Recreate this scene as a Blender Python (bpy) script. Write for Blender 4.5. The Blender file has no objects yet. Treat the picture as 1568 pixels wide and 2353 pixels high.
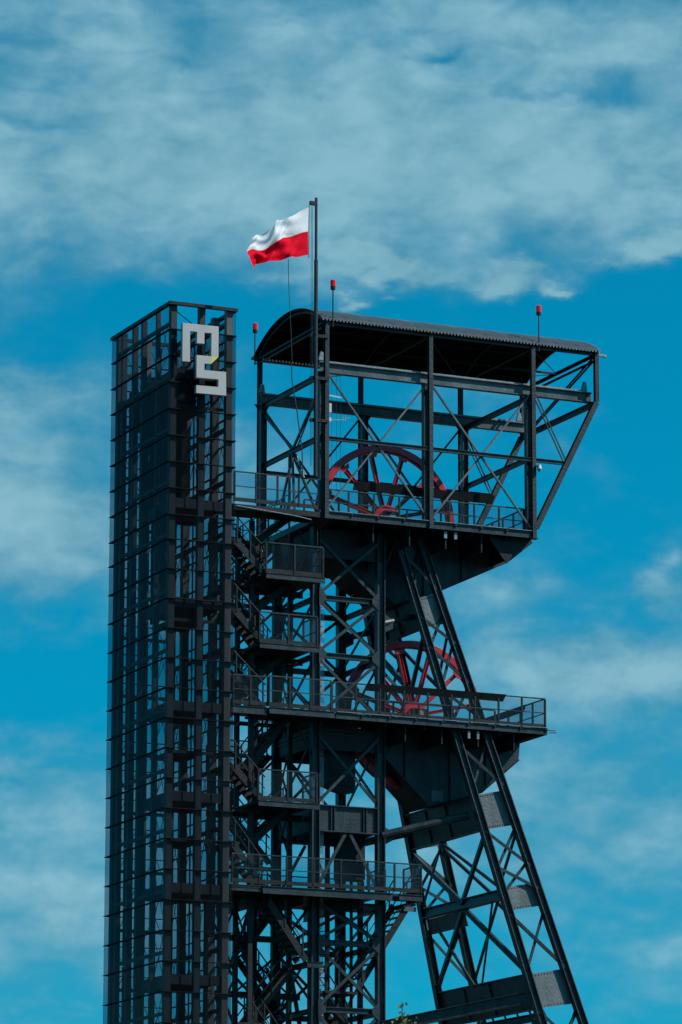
import bpy, math, random
from mathutils import Vector, Matrix
random.seed(7)
sc = bpy.context.scene
COL = sc.collection
R = math.radians

# ------------------------------------------------------------------ camera, sky, sun, exposure
CAM = Vector((-60.19, -148.25, 1.7))
pit, yaw, rol = R(12.3075), R(24.492), R(0.096)
fwd = Vector((math.sin(yaw)*math.cos(pit), math.cos(yaw)*math.cos(pit), math.sin(pit)))
rgt = Vector((math.cos(yaw), -math.sin(yaw), 0))
upv = rgt.cross(fwd)
r2 = rgt*math.cos(rol) + upv*math.sin(rol)
u2 = upv*math.cos(rol) - rgt*math.sin(rol)
cd = bpy.data.cameras.new('camera'); cam = bpy.data.objects.new('camera', cd); COL.objects.link(cam)
M3 = Matrix((r2, u2, -fwd)).transposed()
cam.matrix_world = Matrix.Translation(CAM) @ M3.to_4x4()
cd.sensor_fit = 'AUTO'; cd.sensor_width = 36.0; cd.lens = 36.0*10574/2560
cd.clip_start = 1; cd.clip_end = 20000
sc.camera = cam

SUN_EL = R(43); SUN_DIR_H = Vector((0.79, -0.61, 0)).normalized()
SUN = Vector((SUN_DIR_H.x*math.cos(SUN_EL), SUN_DIR_H.y*math.cos(SUN_EL), math.sin(SUN_EL)))
sl = bpy.data.lights.new('sun', 'SUN'); sun = bpy.data.objects.new('sun', sl); COL.objects.link(sun)
sl.energy = 4.6; sl.angle = R(0.55); sl.color = (1.0, 0.975, 0.94)
sun.rotation_euler = SUN.to_track_quat('Z', 'Y').to_euler(); sun.location = (60, -60, 120)

world = bpy.data.worlds.new('World'); sc.world = world; world.use_nodes = True
def build_world():
    nt = world.node_tree; N = nt.nodes; L = nt.links; N.clear()
    def node(t, **k):
        n = N.new(t)
        for a, b in k.items(): setattr(n, a, b)
        return n
    def val(sock, v):
        if isinstance(v, (int, float)): sock.default_value = v
        else: L.new(v, sock)
    def m(op, a, b=0.0, c=None, clamp=False):
        n = node('ShaderNodeMath', operation=op); n.use_clamp = clamp
        val(n.inputs[0], a); val(n.inputs[1], b)
        if c is not None: val(n.inputs[2], c)
        return n.outputs[0]
    out = node('ShaderNodeOutputWorld'); bg = node('ShaderNodeBackground')
    L.new(bg.outputs[0], out.inputs[0])
    sky = node('ShaderNodeTexSky', sky_type='NISHITA'); sky.sun_disc = False
    sky.sun_elevation = SUN_EL; sky.sun_rotation = math.atan2(SUN.x, SUN.y)
    sky.air_density = 1.0; sky.dust_density = 0.4; sky.ozone_density = 3.0
    vm = node('ShaderNodeVectorMath', operation='MULTIPLY_ADD'); tcs = node('ShaderNodeTexCoord')
    L.new(tcs.outputs['Generated'], vm.inputs[0]); vm.inputs[1].default_value = (1, 1, 0.72); vm.inputs[2].default_value = (0, 0, 0.085)
    L.new(vm.outputs[0], sky.inputs['Vector'])
    tint = node('ShaderNodeMix', data_type='RGBA', blend_type='MULTIPLY'); tint.inputs[0].default_value = 1
    L.new(sky.outputs[0], tint.inputs[6]); tint.inputs[7].default_value = (0.004, 0.83, 0.95, 1)
    tc = node('ShaderNodeTexCoord'); sep = node('ShaderNodeSeparateXYZ'); L.new(tc.outputs['Generated'], sep.inputs[0])
    az = m('MULTIPLY', m('ARCTAN2', sep.outputs[0], sep.outputs[1]), 180/math.pi)
    el = m('MULTIPLY', m('ARCSINE', sep.outputs[2]), 180/math.pi)
    # stretched direction as noise coordinate: flat streaks everywhere
    mp = node('ShaderNodeMapping'); L.new(tc.outputs['Generated'], mp.inputs[0]); mp.inputs['Scale'].default_value = (1, 1, 1.85)
    def noise(scale, detail, rough, dist=0.0, off=0.0):
        n = node('ShaderNodeTexNoise'); va = node('ShaderNodeVectorMath', operation='ADD')
        L.new(mp.outputs[0], va.inputs[0]); va.inputs[1].default_value = (off*3.1, off*1.7, off*2.3)
        L.new(va.outputs[0], n.inputs['Vector']); n.inputs['Scale'].default_value = scale
        n.inputs['Detail'].default_value = detail; n.inputs['Roughness'].default_value = rough; n.inputs['Distortion'].default_value = dist
        return n.outputs['Fac']
    n1 = noise(24, 4, 0.5, 0.0, 1.3); n2 = noise(64, 4, 0.5, 0.4, 4.1); n3 = noise(9, 3, 0.5, 0.0, 2.2); n4 = noise(140, 4, 0.55, 0.3, 6.4)
    fluff = m('ADD', m('MULTIPLY', m('SUBTRACT', n1, 0.5), 1.15), m('MULTIPLY', m('SUBTRACT', n2, 0.5), 0.72))
    fluff = m('ADD', fluff, m('MULTIPLY', m('SUBTRACT', n3, 0.5), 0.5))
    fluff = m('ADD', fluff, m('MULTIPLY', m('SUBTRACT', n4, 0.5), 0.17))
    w1 = noise(34, 5, 0.55, 0.0, 7.7); w2 = noise(40, 5, 0.55, 0.0, 9.9)
    az = m('ADD', az, m('MULTIPLY', m('SUBTRACT', w1, 0.5), 2.6)); el = m('ADD', el, m('MULTIPLY', m('SUBTRACT', w2, 0.5), 1.5))
    # where the banks of cloud lie in this sky: (azimuth, elevation, half width, half height, amount), degrees
    banks = BANKS
    s = None
    for a0, e0, wa, we, k in banks:
        da = m('DIVIDE', m('SUBTRACT', az, a0), wa); de = m('DIVIDE', m('SUBTRACT', el, e0), we)
        g = m('MULTIPLY', m('EXPONENT', m('MULTIPLY', m('ADD', m('MULTIPLY', da, da), m('MULTIPLY', de, de)), -1.0)), k)
        s = g if s is None else m('ADD', s, g)
    dens = m('ADD', m('ADD', s, fluff), 0.36)
    mr = node('ShaderNodeMapRange', interpolation_type='SMOOTHSTEP'); L.new(dens, mr.inputs[0])
    mr.inputs[1].default_value = -0.08; mr.inputs[2].default_value = 1.18
    mask = mr.outputs[0]
    cr = node('ShaderNodeMix', data_type='RGBA'); L.new(m('ADD', m('MULTIPLY', m('SUBTRACT', n4, 0.5), 0.5), m('MULTIPLY_ADD', mask, 0.75, m('MULTIPLY', m('SUBTRACT', m('MULTIPLY', m('ADD', n1, n2), 0.5), 0.5), 2.4)), clamp=True), cr.inputs[0])
    cr.inputs[6].default_value = CLOUD_A; cr.inputs[7].default_value = CLOUD_B
    mx = node('ShaderNodeMix', data_type='RGBA'); L.new(m('MULTIPLY', mask, 0.93), mx.inputs[0])
    L.new(tint.outputs[2], mx.inputs[6]); L.new(cr.outputs[2], mx.inputs[7])
    L.new(mx.outputs[2], bg.inputs[0]); bg.inputs[1].default_value = SKY_STRENGTH
SKY_STRENGTH = 0.11
CLOUD_A = (0.85, 2.7, 3.65, 1); CLOUD_B = (2.3, 4.55, 5.5, 1)
def pxae(x, y): return 24.49 + (x-784)*0.00604, 12.31 + (1176-y)*0.00587
BANKS = []
for x, y, w, h, k in (
    (600, 300, 2400, 330, .42), (500, 330, 620, 170, .22), (1000, 330, 430, 130, .25), (1350, 420, 330, 110, .20), (250, 480, 480, 130, .15), (700, 20, 1500, 110, .15),
    (1010, 125, 95, 26, -.60), (60, 200, 90, 22, -.20), (1340, 215, 150, 32, -.35), (1480, 60, 220, 90, .15), (100, 300, 60, 20, -.2), (640, 410, 80, 20, -.15),
    (1270, 730, 520, 100, -.58), (1520, 850, 260, 200, -.38), (380, 715, 320, 65, -.50), (60, 805, 140, 35, -.30),
    (920, 605, 120, 32, 1.0), (1150, 655, 85, 45, 1.05), (1490, 585, 90, 32, 1.2), (1290, 655, 46, 20, 1.15), (810, 695, 40, 18, .9), (640, 660, 110, 28, .40), (1240, 610, 70, 22, .6), (920, 675, 35, 12, .55),
    (100, 1190, 280, 200, .72), (60, 900, 220, 60, .30), (90, 1570, 330, 120, -.75), (110, 2050, 400, 230, .40), (60, 1790, 200, 60, .15),
    (1400, 1120, 420, 230, -.50), (1330, 1045, 110, 50, .35), (1545, 1330, 60, 60, .55), (1210, 1350, 140, 40, .35),
    (1330, 1530, 330, 75, .60), (1400, 1820, 400, 200, .40), (1150, 2000, 200, 90, .15), (1400, 2290, 420, 90, -.12), (760, 900, 300, 110, -.4)):
    a, e = pxae(x, y); BANKS.append((a, e, w*0.00604, h*0.00587, k))
build_world()
world.cycles.sampling_method = 'MANUAL'; world.cycles.sample_map_resolution = 256
sc.view_settings.view_transform = 'Standard'; sc.view_settings.look = 'None'
sc.view_settings.exposure = 0.0; sc.view_settings.gamma = 1.0; sc.view_settings.use_curve_mapping = False
sc.render.engine = 'CYCLES'; sc.cycles.transparent_max_bounces = 24; sc.cycles.max_bounces = 8

# ------------------------------------------------------------------ materials
def mat_base(name):
    m = bpy.data.materials.new(name); m.use_nodes = True
    nt = m.node_tree; b = nt.nodes['Principled BSDF']; return m, nt, b
def paint(name, c0, c1, rough=0.45, metal=0.0, scale=1.3, rust=0.0, bump=0.04, spec=0.4):
    m, nt, b = mat_base(name); N, L = nt.nodes, nt.links
    tc = N.new('ShaderNodeTexCoord')
    mp = N.new('ShaderNodeMapping'); mp.inputs['Scale'].default_value = (scale, scale, scale*0.35); L.new(tc.outputs['Object'], mp.inputs[0])
    n = N.new('ShaderNodeTexNoise'); n.inputs['Scale'].default_value = 1.0; n.inputs['Detail'].default_value = 8; n.inputs['Roughness'].default_value = 0.65; L.new(mp.outputs[0], n.inputs['Vector'])
    r = N.new('ShaderNodeValToRGB'); r.color_ramp.elements[0].position = 0.33; r.color_ramp.elements[1].position = 0.68
    r.color_ramp.elements[0].color = (*c0, 1); r.color_ramp.elements[1].color = (*c1, 1); L.new(n.outputs['Fac'], r.inputs[0])
    col = r.outputs[0]
    if rust > 0:
        n2 = N.new('ShaderNodeTexNoise'); n2.inputs['Scale'].default_value = 2.6; n2.inputs['Detail'].default_value = 10; n2.inputs['Roughness'].default_value = 0.7; L.new(tc.outputs['Object'], n2.inputs['Vector'])
        mr = N.new('ShaderNodeMapRange'); mr.inputs[1].default_value = 0.60; mr.inputs[2].default_value = 0.70; mr.inputs[4].default_value = rust; L.new(n2.outputs['Fac'], mr.inputs[0])
        mx = N.new('ShaderNodeMix'); mx.data_type = 'RGBA'; L.new(mr.outputs[0], mx.inputs[0]); L.new(col, mx.inputs[6]); mx.inputs[7].default_value = (0.10, 0.055, 0.035, 1)
        col = mx.outputs[2]
    L.new(col, b.inputs['Base Color'])
    b.inputs['Roughness'].default_value = rough; b.inputs['Metallic'].default_value = metal; b.inputs['Specular IOR Level'].default_value = spec
    if bump:
        n3 = N.new('ShaderNodeTexNoise'); n3.inputs['Scale'].default_value = 9; n3.inputs['Detail'].default_value = 6; L.new(tc.outputs['Object'], n3.inputs['Vector'])
        bp = N.new('ShaderNodeBump'); bp.inputs['Strength'].default_value = 0.35; bp.inputs['Distance'].default_value = bump; L.new(n3.outputs['Fac'], bp.inputs['Height']); L.new(bp.outputs[0], b.inputs['Normal'])
    return m
M = {}
M['steel'] = paint('grey_steel_paint', (0.008, 0.016, 0.019), (0.036, 0.050, 0.055), 0.42, scale=2.0, rust=0.3, spec=0.3)
M['dark'] = paint('dark_steel_paint', (0.009, 0.012, 0.013), (0.019, 0.023, 0.025), 0.5, rust=0.15, spec=0.2)
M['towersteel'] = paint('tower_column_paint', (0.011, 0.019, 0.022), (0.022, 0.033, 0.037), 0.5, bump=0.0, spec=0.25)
M['plate'] = paint('weathered_plate_paint', (0.035, 0.048, 0.053), (0.125, 0.155, 0.165), 0.4, scale=0.9, rust=0.6, spec=0.35)
M['galv'] = paint('galvanised_steel', (0.15, 0.175, 0.185), (0.25, 0.285, 0.295), 0.4, 0.3, scale=3)
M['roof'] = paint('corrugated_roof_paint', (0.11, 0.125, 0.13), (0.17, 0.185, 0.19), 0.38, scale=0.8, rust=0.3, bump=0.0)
M['red'] = paint('red_wheel_paint', (0.36, 0.010, 0.026), (0.56, 0.024, 0.042), 0.34, scale=1.5, rust=0.35, bump=0.02)
M['white'] = paint('white_sign_paint', (0.34, 0.34, 0.33), (0.44, 0.438, 0.425), 0.5, scale=0.7, bump=0.0)
M['lime'] = paint('lime_sign_paint', (0.48, 0.52, 0.06), (0.55, 0.58, 0.09), 0.5, bump=0.0)
M['duct'] = paint('white_duct_paint', (0.40, 0.44, 0.46), (0.62, 0.65, 0.67), 0.4, scale=1.0, rust=0.2, bump=0.0)
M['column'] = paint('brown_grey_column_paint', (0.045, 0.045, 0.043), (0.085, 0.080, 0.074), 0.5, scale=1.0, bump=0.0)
M['black'] = paint('black_cladding_and_roof_shade', (0.003, 0.004, 0.0045), (0.007, 0.009, 0.010), 0.7, spec=0.1, bump=0.0)
M['tray'] = paint('brown_tray_paint', (0.007, 0.009, 0.009), (0.015, 0.017, 0.017), 0.55, spec=0.15)
M['rope'] = paint('dark_rope', (0.03, 0.035, 0.04), (0.05, 0.055, 0.06), 0.7, bump=0.0)
M['ground'] = paint('dark_paving_and_grass', (0.022, 0.026, 0.018), (0.045, 0.046, 0.04), 0.9, scale=0.08, bump=0.0)
M['bark'] = paint('bark', (0.06, 0.045, 0.03), (0.11, 0.085, 0.06), 0.9, scale=6)
def glass(name, tintc, milk, milkc, refl=1.0):
    m = bpy.data.materials.new(name); m.use_nodes = True; nt = m.node_tree; N, L = nt.nodes, nt.links; N.clear()
    o = N.new('ShaderNodeOutputMaterial'); t = N.new('ShaderNodeBsdfTransparent'); t.inputs[0].default_value = (*tintc, 1)
    g = N.new('ShaderNodeBsdfGlossy'); g.inputs['Roughness'].default_value = 0.03
    fr = N.new('ShaderNodeFresnel'); fr.inputs[0].default_value = 1.5
    # uneven film of dust on the pane
    tc = N.new('ShaderNodeTexCoord'); nz = N.new('ShaderNodeTexNoise'); nz.inputs['Scale'].default_value = 0.9; nz.inputs['Detail'].default_value = 6; L.new(tc.outputs['Object'], nz.inputs['Vector'])
    mr = N.new('ShaderNodeMapRange'); mr.inputs[1].default_value = 0.3; mr.inputs[2].default_value = 0.75; mr.inputs[3].default_value = milk*0.4; mr.inputs[4].default_value = milk*1.6; L.new(nz.outputs['Fac'], mr.inputs[0])
    d = N.new('ShaderNodeBsdfDiffuse'); d.inputs[0].default_value = (*milkc, 1)
    tr = N.new('ShaderNodeBsdfTranslucent'); tr.inputs[0].default_value = (*milkc, 1)
    dd = N.new('ShaderNodeMixShader'); dd.inputs[0].default_value = 0.5; L.new(d.outputs[0], dd.inputs[1]); L.new(tr.outputs[0], dd.inputs[2])
    a = N.new('ShaderNodeMixShader'); L.new(mr.outputs[0], a.inputs[0]); L.new(t.outputs[0], a.inputs[1]); L.new(dd.outputs[0], a.inputs[2])
    mm = N.new('ShaderNodeMath'); mm.operation = 'MULTIPLY'; mm.inputs[1].default_value = refl; L.new(fr.outputs[0], mm.inputs[0])
    b = N.new('ShaderNodeMixShader'); L.new(mm.outputs[0], b.inputs[0]); L.new(a.outputs[0], b.inputs[1]); L.new(g.outputs[0], b.inputs[2])
    L.new(b.outputs[0], o.inputs[0]); return m
M['glass'] = glass('tower_glass', (0.76, 0.78, 0.80), 0.007, (0.40, 0.42, 0.44), 0.045)
M['haze_panel'] = glass('translucent_strip', (0.90, 0.93, 0.95), 0.22, (0.75, 0.80, 0.82), 0.2)
M['railglass'] = glass('railing_panel', (0.84, 0.88, 0.90), 0.02, (0.35, 0.40, 0.42), 0.12)
def cloth(name, c):
    m = bpy.data.materials.new(name); m.use_nodes = True; nt = m.node_tree; N, L = nt.nodes, nt.links; b = N['Principled BSDF']
    b.inputs['Base Color'].default_value = (*c, 1); b.inputs['Roughness'].default_value = 0.7; b.inputs['Specular IOR Level'].default_value = 0.08
    tr = N.new('ShaderNodeBsdfTranslucent'); tr.inputs[0].default_value = (*c, 1)
    mx = N.new('ShaderNodeMixShader'); mx.inputs[0].default_value = 0.35
    L.new(b.outputs[0], mx.inputs[1]); L.new(tr.outputs[0], mx.inputs[2]); L.new(mx.outputs[0], N['Material Output'].inputs[0])
    tc = N.new('ShaderNodeTexCoord'); nz = N.new('ShaderNodeTexNoise'); nz.inputs['Scale'].default_value = 5; nz.inputs['Detail'].default_value = 4; L.new(tc.outputs['Object'], nz.inputs['Vector'])
    bp = N.new('ShaderNodeBump'); bp.inputs['Strength'].default_value = 0.3; bp.inputs['Distance'].default_value = 0.06; L.new(nz.outputs['Fac'], bp.inputs['Height']); L.new(bp.outputs[0], b.inputs['Normal'])
    return m
M['flag_white'] = cloth('white_flag_cloth', (0.88, 0.88, 0.89)); M['flag_red'] = cloth('red_flag_cloth', (0.88, 0.002, 0.022))
def leafmat():
    m, nt, b = mat_base('leaf'); N, L = nt.nodes, nt.links
    oi = N.new('ShaderNodeTexCoord'); n = N.new('ShaderNodeTexNoise'); n.inputs['Scale'].default_value = 5; L.new(oi.outputs['Object'], n.inputs['Vector'])
    r = N.new('ShaderNodeValToRGB'); r.color_ramp.elements[0].color = (0.05, 0.075, 0.015, 1); r.color_ramp.elements[1].color = (0.20, 0.20, 0.03, 1)
    r.color_ramp.elements[0].position = 0.35; r.color_ramp.elements[1].position = 0.65
    L.new(n.outputs['Fac'], r.inputs[0]); L.new(r.outputs[0], b.inputs['Base Color']); b.inputs['Roughness'].default_value = 0.6; return m
M['leaf'] = leafmat()
def lensmat():
    m, nt, b = mat_base('red_beacon_plastic'); b.inputs['Base Color'].default_value = (0.62, 0.004, 0.012, 1); b.inputs['Roughness'].default_value = 0.12
    b.inputs['Emission Color'].default_value = (1.0, 0.02, 0.04, 1); b.inputs['Emission Strength'].default_value = 0.06; return m
M['lens'] = lensmat()

# ------------------------------------------------------------------ geometry helpers
class MB:
    def __init__(s): s.v = []; s.f = []; s.smooth = False
    def add(s, vs, fs):
        o = len(s.v); s.v += [tuple(p) for p in vs]; s.f += [tuple(i+o for i in f) for f in fs]; return s
    def box(s, a, b):
        x0, y0, z0 = a; x1, y1, z1 = b
        return s.add([(x0,y0,z0),(x1,y0,z0),(x1,y1,z0),(x0,y1,z0),(x0,y0,z1),(x1,y0,z1),(x1,y1,z1),(x0,y1,z1)],
                     [(0,3,2,1),(4,5,6,7),(0,1,5,4),(1,2,6,5),(2,3,7,6),(3,0,4,7)])
    def frame(s, p0, p1, up):
        p0, p1 = Vector(p0), Vector(p1); d = (p1-p0).normalized()
        u = Vector(up) if up else Vector((0, 0, 1))
        if abs(d.dot(u.normalized())) > 0.98: u = Vector((0, 1, 0)) if abs(d.y) < 0.9 else Vector((1, 0, 0))
        x = d.cross(u).normalized(); u = x.cross(d).normalized(); return p0, p1, x, u
    def sweep(s, prof, p0, p1, up=None):      # closed profile (list of (x, u)) swept p0 -> p1
        p0, p1, x, u = s.frame(p0, p1, up); n = len(prof)
        vs = [p0 + x*a + u*b for a, b in prof] + [p1 + x*a + u*b for a, b in prof]
        fs = [(i, (i+1) % n, n+(i+1) % n, n+i) for i in range(n)] + [tuple(range(n-1, -1, -1)), tuple(range(n, 2*n))]
        return s.add(vs, fs)
    def bar(s, p0, p1, w, h=None, up=None):
        h = h or w; return s.sweep([(-w/2,-h/2),(w/2,-h/2),(w/2,h/2),(-w/2,h/2)], p0, p1, up)
    def ibeam(s, p0, p1, w, h, t=0.03, up=None, tw=None):
        a, b = w/2, h/2; q = (tw or t)/2
        return s.sweep([(-a,-b),(a,-b),(a,-b+t),(q,-b+t),(q,b-t),(a,b-t),(a,b),(-a,b),(-a,b-t),(-q,b-t),(-q,-b+t),(-a,-b+t)], p0, p1, up)
    def tube(s, p0, p1, r, n=8, r1=None):
        p0, p1, x, u = s.frame(p0, p1, None); r1 = r if r1 is None else r1
        c = [(math.cos(2*math.pi*i/n), math.sin(2*math.pi*i/n)) for i in range(n)]
        vs = [p0 + x*a*r + u*b*r for a, b in c] + [p1 + x*a*r1 + u*b*r1 for a, b in c]
        fs = [(i, (i+1) % n, n+(i+1) % n, n+i) for i in range(n)] + [tuple(range(n-1, -1, -1)), tuple(range(n, 2*n))]
        return s.add(vs, fs)
    def path(s, pts, r, n=6):
        for a, b in zip(pts, pts[1:]): s.tube(a, b, r, n)
        return s
    def prism_y(s, poly, y0, y1):             # polygon of (x, z) swept along y
        n = len(poly); vs = [(x, y0, z) for x, z in poly] + [(x, y1, z) for x, z in poly]
        return s.add(vs, [tuple(range(n)), tuple(range(2*n-1, n-1, -1))] + [(i, n+i, n+(i+1) % n, (i+1) % n) for i in range(n)])
    def build(s, name, mat, parent):
        me = bpy.data.meshes.new(name); off = parent_origin(parent)
        me.from_pydata([(x-off.x, y-off.y, z-off.z) for x, y, z in s.v], [], s.f); me.update()
        import bmesh
        bm = bmesh.new(); bm.from_mesh(me); bmesh.ops.recalc_face_normals(bm, faces=bm.faces); bm.to_mesh(me); bm.free()
        if s.smooth:
            for p in me.polygons: p.use_smooth = True
        me.materials.append(M[mat]); o = bpy.data.objects.new(name, me); COL.objects.link(o); o.parent = parent; return o
def parent_origin(p):
    v = Vector((0, 0, 0))
    while p is not None: v += p.location; p = p.parent
    return v
def thing(name, loc, label, cat, group=None):
    o = bpy.data.objects.new(name, None); COL.objects.link(o); o.location = loc; o.empty_display_size = 0.5
    o['label'] = label; o['category'] = cat
    if group: o['group'] = group
    return o
def kids(o): return [c for c in bpy.data.objects if c.parent == o]
def lerp(a, b, t): return tuple(x+(y-x)*t for x, y in zip(a, b))

# ------------------------------------------------------------------ ground
g = MB().add([(-3000,-3000,0),(3000,-3000,0),(3000,3000,0),(-3000,3000,0)], [(0,1,2,3)]).build('ground', 'ground', None); g['kind'] = 'structure'

# ------------------------------------------------------------------ glass lift tower
TW, TD, TOP = 2.81, 6.25, 45.02
tower = thing('lift_tower', (1.4, 3.1, 0), 'tall narrow glass lift tower with dark steel frame beside the headframe', 'tower')
rings = [45.02, 43.92, 42.85, 41.80, 40.74, 39.68, 38.63, 37.58, 36.53]
while rings[-1] > 16.5: rings.append(rings[-1]-1.165 if rings[-1] < 36 else 35.55 if rings[-1] > 36 else 0)
low = rings[-1]
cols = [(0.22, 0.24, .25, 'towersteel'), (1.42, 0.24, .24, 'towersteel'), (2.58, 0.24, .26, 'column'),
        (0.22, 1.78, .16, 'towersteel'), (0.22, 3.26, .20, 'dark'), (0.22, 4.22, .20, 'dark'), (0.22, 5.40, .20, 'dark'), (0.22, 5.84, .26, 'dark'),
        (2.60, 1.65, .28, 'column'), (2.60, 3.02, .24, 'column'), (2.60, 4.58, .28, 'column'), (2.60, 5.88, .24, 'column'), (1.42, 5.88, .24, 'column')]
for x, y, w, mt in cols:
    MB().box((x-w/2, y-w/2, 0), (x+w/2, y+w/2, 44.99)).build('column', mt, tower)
# rim beams on top and ring fins outside the panes
fo = 0.02
for i, z in enumerate(rings):
    h, o = (.13, .05) if i == 0 else (.034, fo)
    t = .10
    for a, b in (((-o, -o, z-h), (TW+o, t, z)), ((-o, TD-t, z-h), (TW+o, TD+o, z)), ((-o, t, z-h), (t, TD-t, z)), ((TW-t, t, z-h), (TW+o, TD-t, z))):
        MB().box(a, b).build('ring_beam' if i else 'top_beam', 'dark' if i == 0 else 'black', tower)
def splits(a, b, n): return [(a+(b-a)*k/n, a+(b-a)*(k+1)/n) for k in range(n)]
for i in range(len(rings)-1):
    z1, z0 = rings[i]-.06 if i else rings[i]-.14, rings[i+1]+.012
    if i == 0:
        faces = 'wle'            # the near top bay is open
    else: faces = 'nwle'
    for f in faces:
        if f == 'n':
            for a, b in splits(0.0, TW, 2): MB().box((a+.012, 0, z0), (b-.012, .014, z1)).build('glass_pane', 'glass', tower)
        if f == 'l':
            for a, b in splits(0.0, TW, 2): MB().box((a+.012, TD-.014, z0), (b-.012, TD, z1)).build('glass_pane', 'glass', tower)
        if f == 'w':
            for a, b in splits(0.02, TD-.02, 4): MB().box((0, a+.012, z0), (.014, b-.012, z1)).build('glass_pane', 'glass', tower)
        if f == 'e':
            for a, b in splits(0.02, TD-.02, 4): MB().box((TW-.014, a+.012, z0), (TW, b-.012, z1)).build('glass_pane', 'glass', tower)
# everything below the view: one merged run of panes
mb = MB(); z = low
while z > 1:
    z0 = max(z-1.165, 0.2)
    mb.box((0, 0, z0+.03), (TW, .014, z-.03)).box((0, TD-.014, z0+.03), (TW, TD, z-.03)).box((0, .02, z0+.03), (.014, TD-.02, z-.03)).box((TW-.014, .02, z0+.03), (TW, TD-.02, z-.03)); z = z0
o = mb.build('lower_glazing', 'glass', tower); o['kind'] = 'stuff'
# inner beams on the long sides between the columns
zz = []
for k in range(len(rings)-1): zz.append((rings[k]+rings[k+1])/2)
for k, z in enumerate(zz):
    if k % 2 == 0 or k < 3: MB().box((2.52, .38, z-.07), (2.68, 5.76, z+.07)).build('side_beam', 'dark', tower)
    if k % 2 == 0: MB().box((.14, .38, z-.30), (.26, 5.74, z-.18)).build('side_beam', 'dark', tower)
    if k % 2 == 1: MB().box((.36, 5.82, z-.06), (2.45, 5.95, z+.06)).build('back_beam', 'dark', tower)
# thin rod crosses
def rod(p, q): MB().tube(p, q, .014, 5).build('brace_rod', 'dark', tower)
bays = [(0.40, 1.50), (1.80, 2.90), (3.15, 4.43), (4.75, 5.90)]
lv = [44.7, 42.7, 40.5, 38.4, 36.6, 34.3, 32.1, 29.8, 27.5, 25.2, 22.9, 20.5, 18.3, 16.0]
for j in range(len(lv)-1):
    for a, b in bays:
        rod((2.6, a, lv[j]), (2.6, b, lv[j+1])); rod((2.63, b, lv[j]), (2.63, a, lv[j+1]))
    for a, b in ((.35, 1.3), (1.55, 2.48)):
        rod((a, 6.0, lv[j]), (b, 6.0, lv[j+1])); rod((b, 6.03, lv[j]), (a, 6.03, lv[j+1]))
    rod((.2, .4, lv[j]), (.2, 1.68, lv[j+1])); rod((.23, 1.68, lv[j]), (.23, .4, lv[j+1]))
# lift guide rails and cables inside
for x, y in ((.75, 4.6), (1.0, 3.4), (1.95, 2.2)): MB().tube((x, y, 0), (x, y, 44), .035, 6).build('guide_rail', 'dark', tower)
# floors with stiffened edge girders
for z in (42.20, 37.02, 33.10, 29.05, 25.55, 22.03, 18.55, 14.5, 10.5, 6.5):
    MB().box((.36, .40, z-.10), (2.46, 3.05 if z < 42 else 6.0, z+.08)).build('floor', 'black', tower)
    gd = MB().box((.35, .17, z-.19), (1.29, .23, z+.19)).build('edge_girder', 'dark', tower)
    MB().box((.78, .12, z-.18), (.82, .17, z+.18)).build('stiffener', 'steel', gd)
    gd = MB().box((1.55, .17, z-.19), (2.48, .23, z+.19)).build('edge_girder', 'dark', tower)
    MB().box((1.99, .12, z-.18), (2.03, .17, z+.18)).build('stiffener', 'steel', gd)
    MB().box((.30, .38, z-.24), (.36, 3.05, z+.20)).build('edge_girder', 'dark', tower)
    if z < 42: MB().box((.40, 3.06, z-.20), (2.44, 3.12, z+.06)).build('edge_girder', 'black', tower)
for z in (32.45, 27.3, 23.9, 40.95):
    MB().box((.40, .50, z-.04), (1.8, 2.6, z+.04)).build('floor', 'black', tower)
    MB().box((.36, .36, z-.06), (2.44, .42, z+.06)).build('edge_girder', 'dark', tower)
# dark shaft cladding behind the long face, in panels with slots between
pz = [42.5, 40.2, 37.9, 35.6, 33.3, 31.0, 28.7, 26.4, 24.1, 21.8, 19.5, 17.2, 14, 10, 5, 0]
for a, b in ((3.12, 3.93), (4.25, 5.12), (5.50, 5.68)):
    for k in range(len(pz)-1): MB().box((.34, a, pz[k+1]+.02), (.40, b, pz[k]-.02)).build('shaft_panel', 'black', tower)
for a, b, z0, z1 in ((1.9, 3.08, 37.3, 42.5), (.45, 1.55, 37.6, 40.6)):
    MB().box((.42, a, z0), (.48, b, z1)).build('shaft_panel', 'black', tower)
MB().box((.45, .48, 41.0), (1.32, .54, 42.0)).build('shaft_panel', 'black', tower)
MB().box((.50, 1.55, 37.25), (1.40, 1.62, 41.9)).build('shaft_panel', 'black', tower)
MB().box((1.50, 3.6, 33.2), (1.56, 5.5, 42.4)).build('shaft_panel', 'black', tower)
# lift machine box
MB().box((.6, 3.3, 41.0), (2.0, 5.6, 42.0)).build('machine_box', 'dark', tower)

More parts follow.
